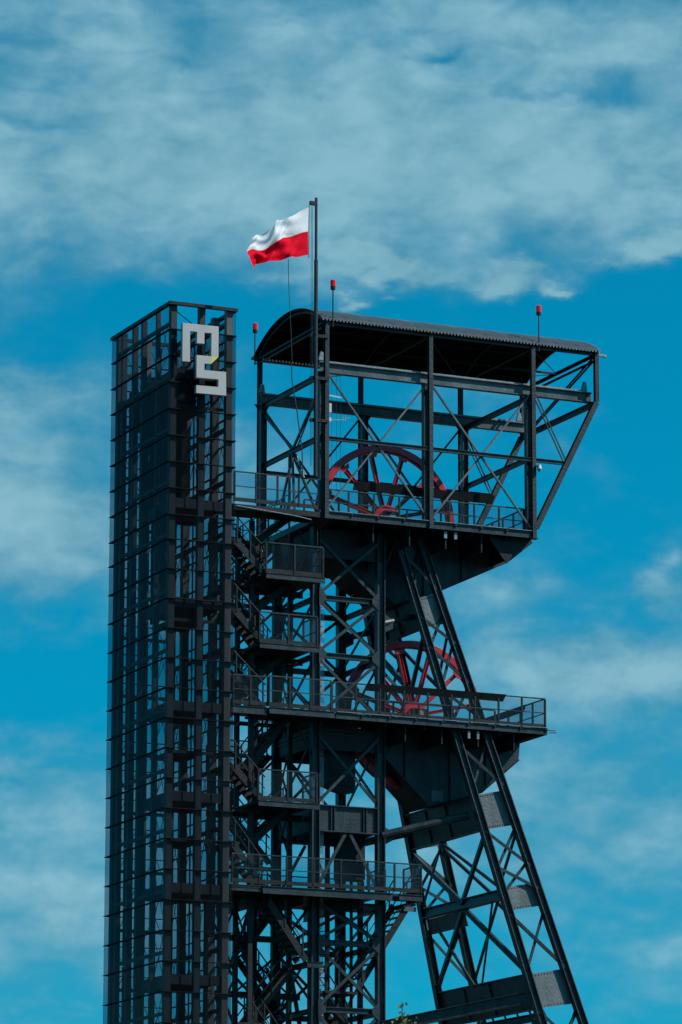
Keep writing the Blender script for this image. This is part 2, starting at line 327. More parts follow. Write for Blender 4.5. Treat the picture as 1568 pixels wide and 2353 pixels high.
# ------------------------------------------------------------------ sign on the tower
sign = thing('tower_sign', (1.3, -.36, 41.3), 'white block letter sign with lime corner, hung on the glass lift tower', 'sign')
mm = [(.36,44.07),(1.88,44.09),(1.88,42.86),(1.58,42.86),(1.58,43.79),(1.28,43.78),(1.28,43.33),(.97,43.32),(.97,43.78),(.67,43.77),(.68,42.54),(.36,42.53)]
ss = [(.96,42.84),(1.575,42.855),(1.575,42.55),(1.29,42.54),(1.29,42.27),(2.21,42.29),(2.22,41.34),(.96,41.32),(.96,41.63),(1.89,41.65),(1.89,41.96),(.96,41.94)]
MB().prism_y(mm, -.42, -.24).build('letter_m', 'white', sign)
MB().prism_y(ss, -.42, -.24).build('letter_s', 'white', sign)
MB().prism_y([(1.579,42.855),(1.88,42.855),(1.579,42.55)], -.42, -.24).build('lime_corner', 'lime', sign)
for x, z in ((.5, 43.9), (1.75, 43.9), (1.1, 42.1), (2.05, 41.6)):
    MB().tube((x, -.24, z), (x, .15, z), .03, 6).build('bracket', 'dark', sign)
MB().tube((.98, -.2, 44.05), (.33, .25, 44.72), .02, 5).build('stay_rod', 'dark', sign)

# ------------------------------------------------------------------ headframe
HF = (8.47, 3.67, 0)
head = thing('mine_headframe', HF, 'old dark steel mine headframe with roofed top platform and inclined strut', 'headframe')
def P(name, mb, mat='steel', parent=head): return mb.build(name, mat, parent)
TX0, TX1, TY0, TY1 = 7.05, 9.88, 1.80, 5.55
# --- trestle
for x in (TX0, TX1):
    for y in (TY0, TY1):
        P('leg', MB().ibeam((x, y, 0), (x, y, 36.95), .30, .34, .035, up=(1, 0, 0)))
beam_z = [34.12, 31.81, 28.75, 20.44, 17.83, 14.5, 11, 7.5, 4]
for z in beam_z:
    for y in (TY0, TY1):
        P('crossbeam', MB().ibeam((TX0+.14, y, z), (TX1-.14, y, z), .18, .22, .03))
    for x in (TX0, TX1):
        P('crossbeam', MB().ibeam((x, TY0+.15, z-.05), (x, TY1-.15, z-.05), .16, .20, .03))
for x, y, in ((TX0, TY0), (TX0, TY1), (TX1, TY0), (TX1, TY1)):
    for z in (34.12, 31.81, 20.44, 17.83):
        s = 1 if x == TX0 else -1
        P('gusset_plate', MB().prism_y([(x+s*.10, z-.38), (x+s*.42, z-.10), (x+s*.42, z+.10), (x+s*.10, z+.38)], y-.178, y-.160))
def xb(p, q, r, s, w=.11, d=.05, name='brace', mat='steel', parent=head):
    P(name, MB().bar(p, q, d, w, up=(0, 0, 1)), mat, parent); P(name, MB().bar(r, s, d, w, up=(0, 0, 1)), mat, parent)
bz = [36.6, 34.25, 31.95, 29.4, 28.5, 25.9]
for z1, z0 in ((36.5, 34.25), (34.0, 31.95), (31.65, 29.4), (28.6, 25.95), (22.0, 20.55), (20.3, 17.95), (17.7, 14.6), (14.4, 11.1)):
    for y in (TY0, TY1):
        o = -.06 if y == TY0 else .06
        xb((TX0+.12, y+o, z1), (TX1-.12, y+o, z0), (TX1-.12, y+o*1.9, z1), (TX0+.12, y+o*1.9, z0), .12)
    for x in (TX0, TX1):
        xb((x, TY0+.12, z1), (x, TY1-.12, z0), (x+.06, TY1-.12, z1), (x+.06, TY0+.12, z0), .11)
# inverted V under the deep girder
for y in (TY0-.06, TY1+.06):
    xb((8.35, y, 24.75), (TX0+.15, y, 22.7), (8.55, y, 24.75), (TX1-.12, y, 22.6), .13)
# deep plate girders round the trestle
for y in (TY0, TY1):
    gd = P('deep_girder', MB().box((TX0+.16, y-.02, 24.83), (TX1-.16, y+.02, 25.80)))
    P('flange', MB().box((TX0+.15, y-.14, 25.80), (TX1-.15, y+.14, 25.84)), parent=gd); P('flange', MB().box((TX0+.15, y-.14, 24.79), (TX1-.15, y+.14, 24.83)), parent=gd)
    for x in (7.72, 7.86, 9.12, 9.24): P('stiffener', MB().box((x, y-.10, 24.84), (x+.03, y-.021, 25.79)), parent=gd)
for x in (TX0, TX1): P('deep_girder', MB().box((x-.02, TY0+.2, 24.85), (x+.02, TY1-.2, 25.78)))
# girders under platforms one and two between the legs
for z0, z1 in ((35.75, 36.92), (28.05, 28.95)):
    for y in (TY0, TY1): P('deep_girder', MB().box((TX0-.1, y-.03, z0), (TX1+.25, y+.03, z1)), 'dark')
    for x in (TX0, TX1): P('deep_girder', MB().box((x-.025, TY0+.2, z0+.1), (x+.025, TY1-.2, z1)), 'dark')
    for s, x in ((1, TX1), (-1, TX0)): P('bracket', MB().bar((x+s*.1, TY0-.04, z0-.35), (x+s*.75, TY0-.04, z1-.1), .06, .10, up=(0, 1, 0)), 'dark')
# shaft guide columns, cage housing and ladder sheet inside the trestle
for x, y, w in ((8.45, 3.67, .16), (8.78, 3.5, .12), (9.85, 3.6, .18), (9.62, 3.95, .10), (8.0, 4.4, .12)):
    P('guide_column', MB().box((x-w/2, y-w/2, 0), (x+w/2, y+w/2, 25.0)), 'dark')
P('cage_hood', MB().box((7.66, 2.32, 26.75), (9.05, 2.75, 28.9)), 'dark')
P('cage_hood', MB().prism_y([(7.66, 26.74), (9.05, 26.74), (9.0, 26.5), (8.6, 26.42), (8.1, 26.55)], 2.34, 2.72), 'dark')
P('guide_box', MB().box((8.6, 2.6, 23.1), (9.6, 3.4, 24.75)), 'dark')
zc = 35.0
while zc > 15:
    d_ = P('strip_panel', MB().box((7.40, 2.20, zc-2.36), (7.63, 2.22, zc)), 'haze_panel')
    for k in range(3): P('bolt', MB().tube((7.50, 2.20, zc-.4-k*.78), (7.50, 2.17, zc-.4-k*.78), .025, 6), 'dark', d_)
    zc -= 2.4
for x in (7.33, 7.66): P('ladder_rail', MB().box((x-.02, 2.02, 14), (x+.02, 2.08, 21.9)), 'dark')
z = 14.3
while z < 21.8:
    P('ladder_rung', MB().tube((7.33, 2.05, z), (7.66, 2.05, z), .018, 5), 'dark'); z += .30
# sloping rope guides down to the hoist and clutter inside the lower trestle
for a, b, r in (((6.6, 4.2, 22.2), (7.55, 4.2, 17.2), .07), ((6.85, 4.7, 22.0), (7.9, 4.7, 16.8), .05), ((6.0, 4.0, 19.6), (6.75, 4.0, 17.6), .06)):
    P('sloping_guide', MB().bar(a, b, r*2, r*1.6))
for a, b in (((4.6, 4.2, 21.9), (5.3, 4.2, 19.5)), ((5.3, 4.25, 21.7), (4.3, 4.25, 19.0)), ((4.3, 4.2, 19.6), (5.6, 4.2, 18.4)), ((4.3, 4.2, 18.2), (5.4, 4.2, 15.8)), ((5.4, 4.25, 18.2), (4.4, 4.25, 15.8))):
    P('brace', MB().bar(a, b, .06, .11), 'dark')

# --- platforms
def railing(part, p, q, z, h=1.18, n=None, glassy=True, mat='steel', mesh='railglass', mid=True):
    p, q = Vector((*p, 0)), Vector((*q, 0)); ln = (q-p).length; n = n or max(1, round(ln/1.05))
    P('handrail', MB().bar((p.x, p.y, z+h), (q.x, q.y, z+h), .06, .05), mat, part)
    if mid: P('mid_rail', MB().bar((p.x, p.y, z+h*.52), (q.x, q.y, z+h*.52), .03, .035), mat, part)
    P('toe_board', MB().bar((p.x, p.y, z+.09), (q.x, q.y, z+.09), .012, .16), 'dark', part)
    for k in range(n+1):
        c = p.lerp(q, k/n); P('rail_post', MB().box((c.x-.034, c.y-.030, z), (c.x+.034, c.y+.030, z+h-.026)), 'dark', part)
    if glassy:
        d = (q-p).normalized()
        for k in range(n):
            a = p.lerp(q, k/n)+d*.04; b = p.lerp(q, (k+1)/n)-d*.04
            P('rail_panel', MB().bar((a.x, a.y, z+.18+(h-.24)/2), (b.x, b.y, z+.18+(h-.24)/2), .008, h-.24), mesh, part)
def edge(part, p, q, z, h=.26, notch=True):
    P('edge_beam', MB().bar((*p, z-h/2-.012), (*q, z-h/2-.012), .05, h), 'steel', part)
    n = max(1, round((Vector(p)-Vector(q)).length/1.12))
    d = Vector((q[0]-p[0], q[1]-p[1])).normalized(); nrm = Vector((d.y, -d.x))
    for k in range(n):       # pale angle strip in lengths with gaps at the clips
        a = Vector(p).lerp(Vector(q), k/n)+d*.03+nrm*.06; b = Vector(p).lerp(Vector(q), (k+1)/n)-d*.03+nrm*.06
        P('edge_angle', MB().bar((a.x, a.y, z+.012), (b.x, b.y, z+.012), .10, .022), 'galv', part)
        P('edge_clip', MB().box((b.x-.03, b.y-.035, z-.11), (b.x+.05, b.y+.02, z-.02)), 'dark', part)
# platform one, under the roof
PZ1, PX0, PX1, PY0, PY1 = 37.30, 6.75, 16.08, .37, 6.98
d1 = P('platform_deck', MB().box((PX0, PY0+.03, PZ1-.12), (PX1, 2.9, PZ1-.03)).box((PX0, 4.5, PZ1-.12), (PX1, PY1-.03, PZ1-.03)).box((PX0, 2.9, PZ1-.12), (7.85, 4.5, PZ1-.03)).box((14.3, 2.9, PZ1-.12), (PX1, 4.5, PZ1-.03)).box((2.9, .45, PZ1-.12), (PX0-.02, 2.2, PZ1-.03)), 'dark')
edge(d1, (PX0+.1, PY0), (PX1-.1, PY0), PZ1); edge(d1, (PX1, PY0), (PX1, PY1), PZ1)
P('edge_beam', MB().bar((PX0, PY1, PZ1-.15), (PX1, PY1, PZ1-.15), .05, .26), 'steel', d1)
P('edge_beam', MB().bar((2.9, PY0+.02, PZ1-.16), (PX0-.1, PY0+.02, PZ1-.16), .05, .22), 'dark', d1)
P('edge_beam', MB().bar((PX0, PY0+.1, PZ1-.15), (PX0, PY1, PZ1-.15), .05, .24), 'steel', d1)
for x in (8.2, 9.9, 11.6, 13.3, 14.9): P('floor_beam', MB().ibeam((x, PY0+.06, PZ1-.26), (x, PY1-.06, PZ1-.26), .12, .24, .02), 'dark', d1)
railing(d1, (2.95, .40), (6.62, .40), PZ1+.05, 1.2, 4)
railing(d1, (7.0, .95), (15.9, .95), PZ1-.02, 1.06, 8, mesh='railglass')
railing(d1, (7.0, 6.8), (15.9, 6.8), PZ1-.02, 1.06, 8)
railing(d1, (15.95, 1.0), (15.95, 6.75), PZ1-.02, 1.06, 6)
railing(d1, (7.0, 2.8), (14.6, 2.8), PZ1-.02, 1.0, 5, glassy=False)
P('drain_pipe', MB().path([(6.95, .30, 36.95), (6.6, .6, 36.6), (6.6, .62, 34.6)], .03), 'dark', d1)
for a, b in (((3.0, .33, 37.16), (4.6, .32, 37.05)), ((4.6, .32, 37.05), (5.6, .32, 36.97)), ((5.6, .32, 36.97), (6.2, .3, 36.88))): P('cable', MB().tube(a, b, .022, 5), 'galv', d1)
# platform two
PZ2, QX1 = 29.30, 16.55
d2 = P('platform_deck', MB().box((4.45, PY0+.03, PZ2-.12), (QX1, 2.75, PZ2-.03)).box((6.6, 4.45, PZ2-.12), (QX1, PY1-.03, PZ2-.03)).box((6.6, 2.75, PZ2-.12), (8.9, 4.45, PZ2-.03)).box((15.35, 2.75, PZ2-.12), (QX1, 4.45, PZ2-.03)).box((2.9, .50, PZ2-.11), (4.44, 2.2, PZ2-.035)), 'dark')
edge(d2, (7.3, PY0), (QX1, PY0), PZ2, .24); edge(d2, (QX1+.02, PY0), (QX1+.02, PY1), PZ2, .24)
P('edge_beam', MB().ibeam((4.46, PY0-.02, PZ2-.12), (7.25, PY0-.02, PZ2-.12), .10, .26, .02), 'steel', d2)
P('edge_beam', MB().ibeam((2.9, PY0+.08, PZ2-.16), (4.4, PY0+.08, PZ2-.16), .10, .30, .02), 'steel', d2)
P('edge_beam', MB().bar((6.6, PY1, PZ2-.14), (QX1, PY1, PZ2-.14), .05, .24), 'steel', d2)
for x in (8.0, 9.5, 11.2, 12.9, 14.5, 16.0): P('floor_beam', MB().ibeam((x, PY0+.06, PZ2-.26), (x, PY1-.06, PZ2-.26), .12, .24, .02), 'dark', d2)
railing(d2, (2.95, .40), (4.42, .40), PZ2+.03, 1.15, 2); railing(d2, (4.46, .36), (7.1, .36), PZ2+.03, 1.2, 3)
railing(d2, (7.15, .40), (16.52, .40), PZ2, 1.2, 9, glassy=True)
railing(d2, (16.52, .42), (16.52, 6.9), PZ2, 1.2, 6, glassy=True)
railing(d2, (7.0, 6.9), (16.5, 6.9), PZ2, 1.15, 9); railing(d2, (8.6, 2.65), (15.4, 2.65), PZ2, 1.0, 6, glassy=False)
for y in (.10, .28): P('pipe_end', MB().tube((QX1+.05, PY0-y*.4, PZ2-.02-y*.6), (QX1+.42, PY0+.1-y*.6, PZ2+.0-y*.55), .02, 5), 'dark', d2)
# platform three
PZ3, SX1 = 22.36, 11.05
d3 = P('platform_deck', MB().box((2.9, PY0+.03, PZ3-.14), (9.6, 5.9, PZ3-.03)).box((9.6, PY0+.03, PZ3-.14), (SX1, 1.85, PZ3-.03)).box((9.6, 3.75, PZ3-.14), (SX1, 5.9, PZ3-.03)), 'dark')
P('edge_beam', MB().ibeam((4.22, PY0-.04, PZ3-.19), (9.72, PY0-.04, PZ3-.19), .12, .30, .022), 'steel', d3)
P('edge_beam', MB().ibeam((2.9, PY0+.06, PZ3-.16), (4.2, PY0+.06, PZ3-.16), .10, .24, .02), 'steel', d3)
P('edge_beam', MB().ibeam((10.05, PY0+.02, PZ3-.17), (SX1, PY0+.02, PZ3-.17), .10, .24, .02), 'steel', d3)
P('edge_beam', MB().ibeam((SX1, PY0+.1, PZ3-.17), (SX1, 1.85, PZ3-.17), .10, .22, .02), 'steel', d3); P('edge_beam', MB().ibeam((SX1, 3.75, PZ3-.17), (SX1, 5.9, PZ3-.17), .10, .22, .02), 'steel', d3)
for x in (4.6, 6.0, 8.4): P('floor_beam', MB().ibeam((x, PY0+.1, PZ3-.40), (x, 5.85, PZ3-.40), .14, .50, .02), 'dark', d3)
railing(d3, (2.95, .40), (11.0, .40), PZ3+.03, 1.12, 7); railing(d3, (11.0, .42), (11.0, 2.0), PZ3+.03, 1.12, 2); railing(d3, (3.2, 5.8), (11.0, 5.8), PZ3+.03, 1.12, 7)
railing(d3, (9.95, 1.5), (9.95, 3.0), PZ3+.03, 1.05, 2)

# --- wheel girders (webs with sloping bottom plates) hung under platforms one and two
def wheel_box(poly, y0, y1, bottom, ribs):
    for y in (y0, y1):
        w = P('web_plate', MB().prism_y(poly, y-.02, y+.02), 'steel')
        for x, za, zb in ribs: P('stiffener', MB().box((x, y-.13, za), (x+.05, y-.021, zb)), 'steel', w)
    for a, b in bottom:
        mid_a = (a[0], (y0+y1)/2, a[1]); mid_b = (b[0], (y0+y1)/2, b[1])
        P('bottom_plate', MB().bar((a[0], (y0+y1)/2, a[1]-.02), (b[0], (y0+y1)/2, b[1]-.02), (y1-y0)+.22, .03, up=(0, 0, 1)), 'dark')
up_poly = [(8.0, 37.16), (16.05, 37.16), (15.95, 36.45), (14.6, 35.80), (13.05, 35.08), (12.0, 34.62), (10.95, 34.30), (10.4, 34.50), (9.3, 35.30), (8.0, 36.5)]
wheel_box(up_poly, 2.70, 4.60, [((15.95, 36.45), (13.05, 35.08)), ((13.05, 35.08), (10.95, 34.30)), ((10.95, 34.30), (9.3, 35.30)), ((9.3, 35.30), (8.0, 36.5))],
          [(9.7, 35.5, 36.9), (12.2, 34.75, 36.9), (13.9, 35.5, 36.9)])
lo_poly = [(9.6, 29.16), (16.5, 29.16), (16.42, 28.35), (15.74, 27.79), (14.71, 26.90), (13.6, 26.50), (12.35, 26.20), (11.9, 26.55), (10.42, 28.04), (9.6, 28.6)]
wheel_box(lo_poly, 2.60, 4.30, [((16.42, 28.35), (14.71, 26.9)), ((14.71, 26.9), (12.35, 26.2)), ((12.35, 26.2), (10.42, 28.04)), ((10.42, 28.04), (9.6, 28.6))],
          [(11.3, 27.3, 28.9), (13.3, 26.5, 28.9), (14.9, 27.2, 28.9)])
P('end_bracket', MB().prism_y([(14.1, 37.16), (16.12, 37.16), (16.20, 36.92), (15.03, 35.98)], .77, .83), 'dark'); P('end_girder', MB().box((15.2, .84, 36.2), (15.25, 2.66, 37.15)), 'dark')
P('end_bracket', MB().prism_y([(14.1, 37.16), (16.12, 37.16), (16.18, 36.92), (15.2, 36.3)], 6.5, 6.56), 'steel')
P('bolted_splice', MB().box((12.5, 2.55, 26.42), (13.0, 2.578, 26.85)), 'plate')
for x in (9.0, 10.6, 12.2, 13.8): P('outrigger', MB().prism_y([(x, 37.04), (x+.05, 37.04), (x+.05, 36.3), (x, 36.3)], .6, 2.66), 'dark')
for x in (10.4, 12.0, 13.6, 15.2): P('outrigger', MB().prism_y([(x, 29.04), (x+.05, 29.04), (x+.05, 28.4), (x, 28.4)], .6, 2.56), 'dark')
for x in (12.15, 12.6): P('cable_hanger', MB().box((x-.06, .45, 36.70), (x+.06, .55, 36.98)), 'galv')
for x in (13.15, 13.55): P('cable_hanger', MB().box((x-.05, .45, 28.68), (x+.05, .55, 28.98)), 'galv')

# --- inclined strut: near pair of chords (B, C) and far pair (A, D)
def XB(z): return 11.24 + (34.4-z)*.266
def XC(z): return XB(z) + 1.02 + (34.4-z)*.042
def YN(z): return 1.47 - (34.4-z)*.122
def YF(z): return 7.34 - YN(z)
def B(z): return (XB(z), YN(z), z)
def Cc(z): return (XC(z), YN(z), z+.30)
def A(z): return (XB(z), YF(z), z)
def Dd(z): return (XC(z), YF(z), z+.30)
for fn in (B, Cc, A, Dd):
    P('strut_chord', MB().ibeam(fn(.2), fn(36.6), .30, .30, .035, up=(1, 0, .3)))
for z1, z0, kind in ((34.35, 33.15, 'g'), (26.42, 25.05, 'g'), (22.75, 21.85, 'c'), (19.35, 18.0, 'g'), (12, 11, 'g'), (6, 5, 'g')):
    if kind == 'g':       # deep plate girder across, lying in the leg's slope
        p = [A(z1), B(z1), B(z0), A(z0)]; q = [(a+.05, b, c+.012) for a, b, c in p]
        gd = P('strut_girder', MB().add(p+q, [(0,1,2,3), (7,6,5,4), (0,4,5,1), (1,5,6,2), (2,6,7,3), (3,7,4,0)]))
        for zf in (z1, z0): P('flange', MB().bar(A(zf), B(zf), .22, .035), 'steel', gd)
        for t in (.3, .58): P('stiffener', MB().bar(lerp(A(z1-.04), B(z1-.04), t), lerp(A(z0+.04), B(z0+.04), t), .12, .03, up=(0, 1, 0)), 'steel', gd)
    else:
        P('strut_crossbeam', MB().ibeam(A(z1-.25), B(z1-.25), .30, .40, .035))
        p = [lerp(A(z1-.5), B(z1-.5), .05), lerp(A(z1-.5), B(z1-.5), .5), lerp(A(z0-.2), B(z0-.2), .5), lerp(A(z0-.2), B(z0-.2), .05)]
        q = [(a+.04, b, c) for a, b, c in p]; P('hanging_plate', MB().add(p+q, [(0,1,2,3), (7,6,5,4), (0,4,5,1), (1,5,6,2), (2,6,7,3), (3,7,4,0)]))
    P('strut_crossbeam', MB().ibeam(Dd(z1-.2), Cc(z1-.2), .22, .34, .03))
    for f0, f1 in ((B, Cc), (A, Dd)):
        s = -.02 if f0 is B else .02; rc = .10 if f0 is B else -.10
        p = [f0(z1), f1(z1), f1(z0), f0(z0)]; p = [(a, b+s+rc, c) for a, b, c in p]; q = [(a, b-s*2, c) for a, b, c in p]
        pl = P('strut_plate', MB().add(p+q, [(0,1,2,3), (7,6,5,4), (0,4,5,1), (1,5,6,2), (2,6,7,3), (3,7,4,0)]), 'plate')
        if f0 is B:
            bolts = MB()
            for k in range(9):
                for zz_, o_ in ((z1-.08, 0), (z0+.08, 0)):
                    c = lerp(f0(zz_), f1(zz_), .15+.08*k); bolts.tube((c[0], c[1]+.08, c[2]), (c[0], c[1]+.055, c[2]), .02, 5)
            b_ = bolts.build('rivet_row', 'steel', pl); b_['kind'] = 'stuff'
for f0, f1 in ((B, Cc), (A, Dd)):
    for z1, z0 in ((36.3, 34.5), (33.6, 32.3), (32.4, 30.7), (30.6, 29.3), (28.4, 26.6), (25.0, 23.4), (23.6, 22.5), (21.7, 19.4), (17.9, 15.5), (15.4, 12.2)):
        a, b, c, d = f0(z1), f1(z0), f1(z1), f0(z0)
        a, b = (a[0], a[1]-.05, a[2]), (b[0], b[1]-.05, b[2]); c, d = (c[0], c[1]+.05, c[2]), (d[0], d[1]+.05, d[2])
        P('lattice_brace', MB().bar(a, b, .04, .12, up=(0, 0, 1))); P('lattice_brace', MB().bar(c, d, .04, .12, up=(0, 0, 1)))
P('strut_plate', MB().add([(XB(36.5), 1.9, 36.5), (XC(36.5), 1.9, 36.7), (XC(35.5), 1.9, 35.7), (XB(35.6), 1.9, 35.6), (XB(36.5), 1.94, 36.5), (XC(36.5), 1.94, 36.7), (XC(35.5), 1.94, 35.7), (XB(35.6), 1.94, 35.6)], [(0,1,2,3), (7,6,5,4), (0,4,5,1), (1,5,6,2), (2,6,7,3), (3,7,4,0)]), 'steel')
def mid(f, g_, z, t=.5): return lerp(f(z), g_(z), t)
for f0, f1, w, o in ((A, B, .20, 0), (Dd, Cc, .13, 0)):
    for z1, zm, z0 in ((25.0, 22.55, 19.35), (33.1, 31.0, 29.4), (17.9, 15.5, 12.1)):
        for pt in (f0(z1-.1), f1(z1-.1)): P('cross_brace', MB().bar(pt, mid(f0, f1, zm), w*.7, w))
        if zm < 30:
            for pt in (f0(z0+.1), f1(z0+.1)): P('cross_brace', MB().bar(pt, mid(f0, f1, zm-.2), w*.7, w))
P('cross_brace', MB().bar(mid(A, B, 25.0, .42), B(22.7), .07, .12)); P('cross_brace', MB().bar(mid(A, B, 25.0, .42), A(22.7), .07, .12))
P('cross_brace', MB().bar(mid(A, B, 22.3, .85), mid(A, B, 19.3, .5), .07, .12)); P('cross_brace', MB().bar(mid(A, B, 22.0, .12), mid(A, B, 19.3, .42), .07, .12))
# ties from trestle to strut
for p, q, r in (((9.95, 1.8, 24.78), (13.35, 1.0, 25.68), .17), ((9.95, 5.55, 24.78), (13.35, 6.3, 25.68), .17), ((10.0, 1.8, 33.3), (11.4, 2.1, 33.72), .13), ((10.0, 5.55, 33.3), (11.4, 5.25, 33.72), .13)):
    P('tie_tube', MB().tube(p, q, r, 10)); s = 1 if p[1] < 3 else -1
    P('gusset_plate', MB().prism_y([(p[0]-.05, p[2]+.45), (p[0]+.45, p[2]+.18), (p[0]+.45, p[2]-.18), (p[0]-.05, p[2]-.45)], p[1]-.015, p[1]+.015))
P('tie_beam', MB().ibeam((9.95, 1.75, 17.25), (15.25, -.30, 18.45), .30, .46, .03)); P('tie_beam', MB().ibeam((9.95, 5.6, 17.25), (15.25, 7.6, 18.45), .30, .46, .03))
for k in range(5):
    t = .35+.13*k; a = lerp(A(19.1), B(19.1), t); b = lerp(A(17.6), B(17.6), t+.06); P('lower_lattice', MB().bar((a[0]+.6, a[1], a[2]), (b[0]+.6, b[1], b[2]), .05, .08), 'dark')
P('lower_lattice', MB().ibeam(A(17.7), B(17.7), .2, .3, .03), 'dark')

# --- crane hall and barrel roof on platform one
HX = (6.85, 11.43, 16.05); RX1 = 19.02; HY0, HY1 = .33, 7.0; CZ0, CZ1 = 43.06, 43.42
EAVE = 45.10; RISE = .98; YC = (HY0+HY1)/2 - .1; HWID = (HY1-HY0)/2 + .02
RR = (HWID*HWID + RISE*RISE)/(2*RISE)
def arch(y, dz=0): return EAVE + RISE - RR + math.sqrt(max(0, RR*RR-(y-YC)**2)) + dz
for x in HX:
    for y, s in ((HY0, 1), (HY1, -1)):
        hp = P('hall_post', MB().ibeam((x, y, 37.02), (x, y, EAVE), .17, .19, .02, up=(0, 1, 0)))
        P('base_plate', MB().box((x-.14, y-.14, 36.99), (x+.14, y+.14, 37.018)), 'steel', hp)
        P('crane_column', MB().ibeam((x-.02, y+s*.40, PZ1), (x-.02, y+s*.40, CZ0-.02), .24, .26, .025, up=(1, 0, 0)))
        P('gusset_plate', MB().prism_y([(x-.35, CZ0-.03), (x+.35, CZ0-.03), (x+.1, CZ0-.4), (x-.1, CZ0-.4)], y+s*.40-.01-.14*s, y+s*.40+.01-.14*s))
for y, s in ((HY0, 1), (HY1, -1)):
    P('hall_post', MB().ibeam((RX1-.05, y, CZ0-.1), (RX1-.05, y, EAVE), .17, .19, .02, up=(0, 1, 0)))
    yb = y+s*.38
    cb = P('crane_beam', MB().ibeam((6.72, yb, (CZ0+CZ1)/2-.02), (RX1-.1, yb, (CZ0+CZ1)/2-.02), .26, .42, .03), 'plate')
    P('crane_rail', MB().bar((6.72, yb, CZ1+.05), (RX1-.3, yb, CZ1+.05), .07, .08), 'galv', cb)
    for x in (6.78, RX1-.42): P('buffer_stop', MB().prism_y([(x-.12, CZ1+.1), (x+.12, CZ1+.1), (x+.08, CZ1+.42), (x-.02, CZ1+.46)], yb-.06, yb+.06), 'galv', cb)
    P('eave_beam', MB().sweep([(-.07, -.10), (.07, -.10), (.07, -.08), (-.05, -.08), (-.05, .10), (-.07, .10)], (6.62, y, EAVE-.08), (RX1+.02, y, EAVE-.08)), 'steel')
    P('mid_beam', MB().ibeam((6.85, y, 40.26), (17.50, y, 40.26), .12, .16, .02))
    P('tip_strut', MB().ibeam((RX1-.08, y, CZ0-.12), (16.12, y, 37.42), .22, .22, .025, up=(0, 1, 0)))
    for p, q in (((16.1, y, 42.9), (17.40, y, 40.35)), ((16.25, y, 42.9), (17.52, y, 40.40))): P('hall_brace', MB().bar(p, q, .04, .05))
    for x0, x1 in ((6.95, 11.33), (11.53, 15.95)):
        P('hall_brace', MB().bar((x0, y+s*.10, 42.95), (x1, y+s*.10, 37.45), .07, .08, up=(0, 1, 0)), 'steel' if s < 0 else 'plate'); P('hall_brace', MB().bar((x1, y+s*.17, 42.95), (x0, y+s*.17, 37.45), .07, .08, up=(0, 1, 0)), 'steel' if s < 0 else 'plate')
for x in (6.85, 16.1):
    P('end_beam', MB().ibeam((x, HY0+.1, 42.95), (x, HY1-.1, 42.95), .14, .22, .02)); P('end_beam', MB().ibeam((x, HY0+.1, 40.42), (x, HY1-.1, 40.42), .14, .20, .02))
P('end_beam', MB().ibeam((RX1-.12, HY0+.1, 42.90), (RX1-.12, HY1-.1, 42.90), .16, .22, .02))
ym = 3.6
for a, b in (((6.85, HY1-.1, 42.85), (6.85, ym, 40.5)), ((6.85, HY0+.1, 42.85), (6.85, ym, 40.5)), ((6.85, ym, 40.3), (6.85, 5.3, 37.4)), ((6.85, ym, 40.3), (6.85, 1.3, 37.5)), ((6.75, ym-.15, 40.3), (6.75, ym-.5, 37.4)), ((6.75, ym+.1, 40.3), (6.75, ym+.1, 37.4))):
    P('end_brace', MB().bar(a, b, .07, .12))
for a, b in (((6.92, HY1-.25, 42.85), (6.92, ym+.15, 40.5)), ((6.92, HY0+.35, 42.85), (6.92, ym-.25, 40.5)), ((6.92, ym-.2, 40.25), (6.92, 1.5, 37.5))): P('end_brace', MB().bar(a, b, .04, .05), 'galv')
for o in (0, .16): P('end_brace', MB().bar((RX1-.08, HY0+.15, EAVE-.2-o), (RX1-.08, HY1-.2, 42.95-o*.6), .05, .07))
for o in (.02, .26): P('tie_chord', MB().bar((RX1-.08, HY0+.12, EAVE-.12-o), (RX1-.08, HY1-.12, EAVE-.12-o), .06, .09 if o > .1 else .15), 'dark'); P('tie_chord', MB().bar((6.72, HY0+.12, EAVE-.1-o*.8), (6.72, HY1-.12, EAVE-.1-o*.8), .06, .07), 'dark')
for x in (11.43, 16.05): P('tie_chord', MB().bar((x, HY0+.12, EAVE-.14), (x, HY1-.12, EAVE-.14), .08, .12), 'dark')
# arches, purlins, corrugated sheets
NA = 18
ya = [YC-HWID+2*HWID*k/NA for k in range(NA+1)]
for x in (6.72, 11.43, 16.05, RX1-.08):
    mb = MB(); pts = [(x, y, arch(y, -.09)) for y in ya]
    for a, b in zip(pts, pts[1:]): mb.bar(a, b, .08, .09)
    mb.build('roof_arch', 'dark', head)
for y in (1.35, 2.5, 3.56, 4.7, 5.85): P('purlin', MB().bar((6.66, y, arch(y, -.085)), (RX1-.02, y, arch(y, -.085)), .06, .08), 'dark')
for a, b in (((11.5, .6, 44.95), (16, 6.8, 44.9)), ((16, .6, 44.95), (11.5, 6.8, 44.9)), ((16.1, .5, 44.98), (18.9, 3.7, 44.92)), ((16.1, 6.8, 44.98), (18.9, 3.7, 44.92))): P('roof_tie', MB().tube(a, b, .018, 5), 'dark')
P('ridge_strut', MB().bar((16.1, 3.7, 44.93), (18.9, 3.7, 44.93), .06, .08), 'dark')
nsh = 12; pitch = .155; per = 12; x0 = 6.55
sheet_w = (RX1+.06-x0)/nsh
yr = [YC-HWID-.09+(2*HWID+.18)*k/22 for k in range(23)]
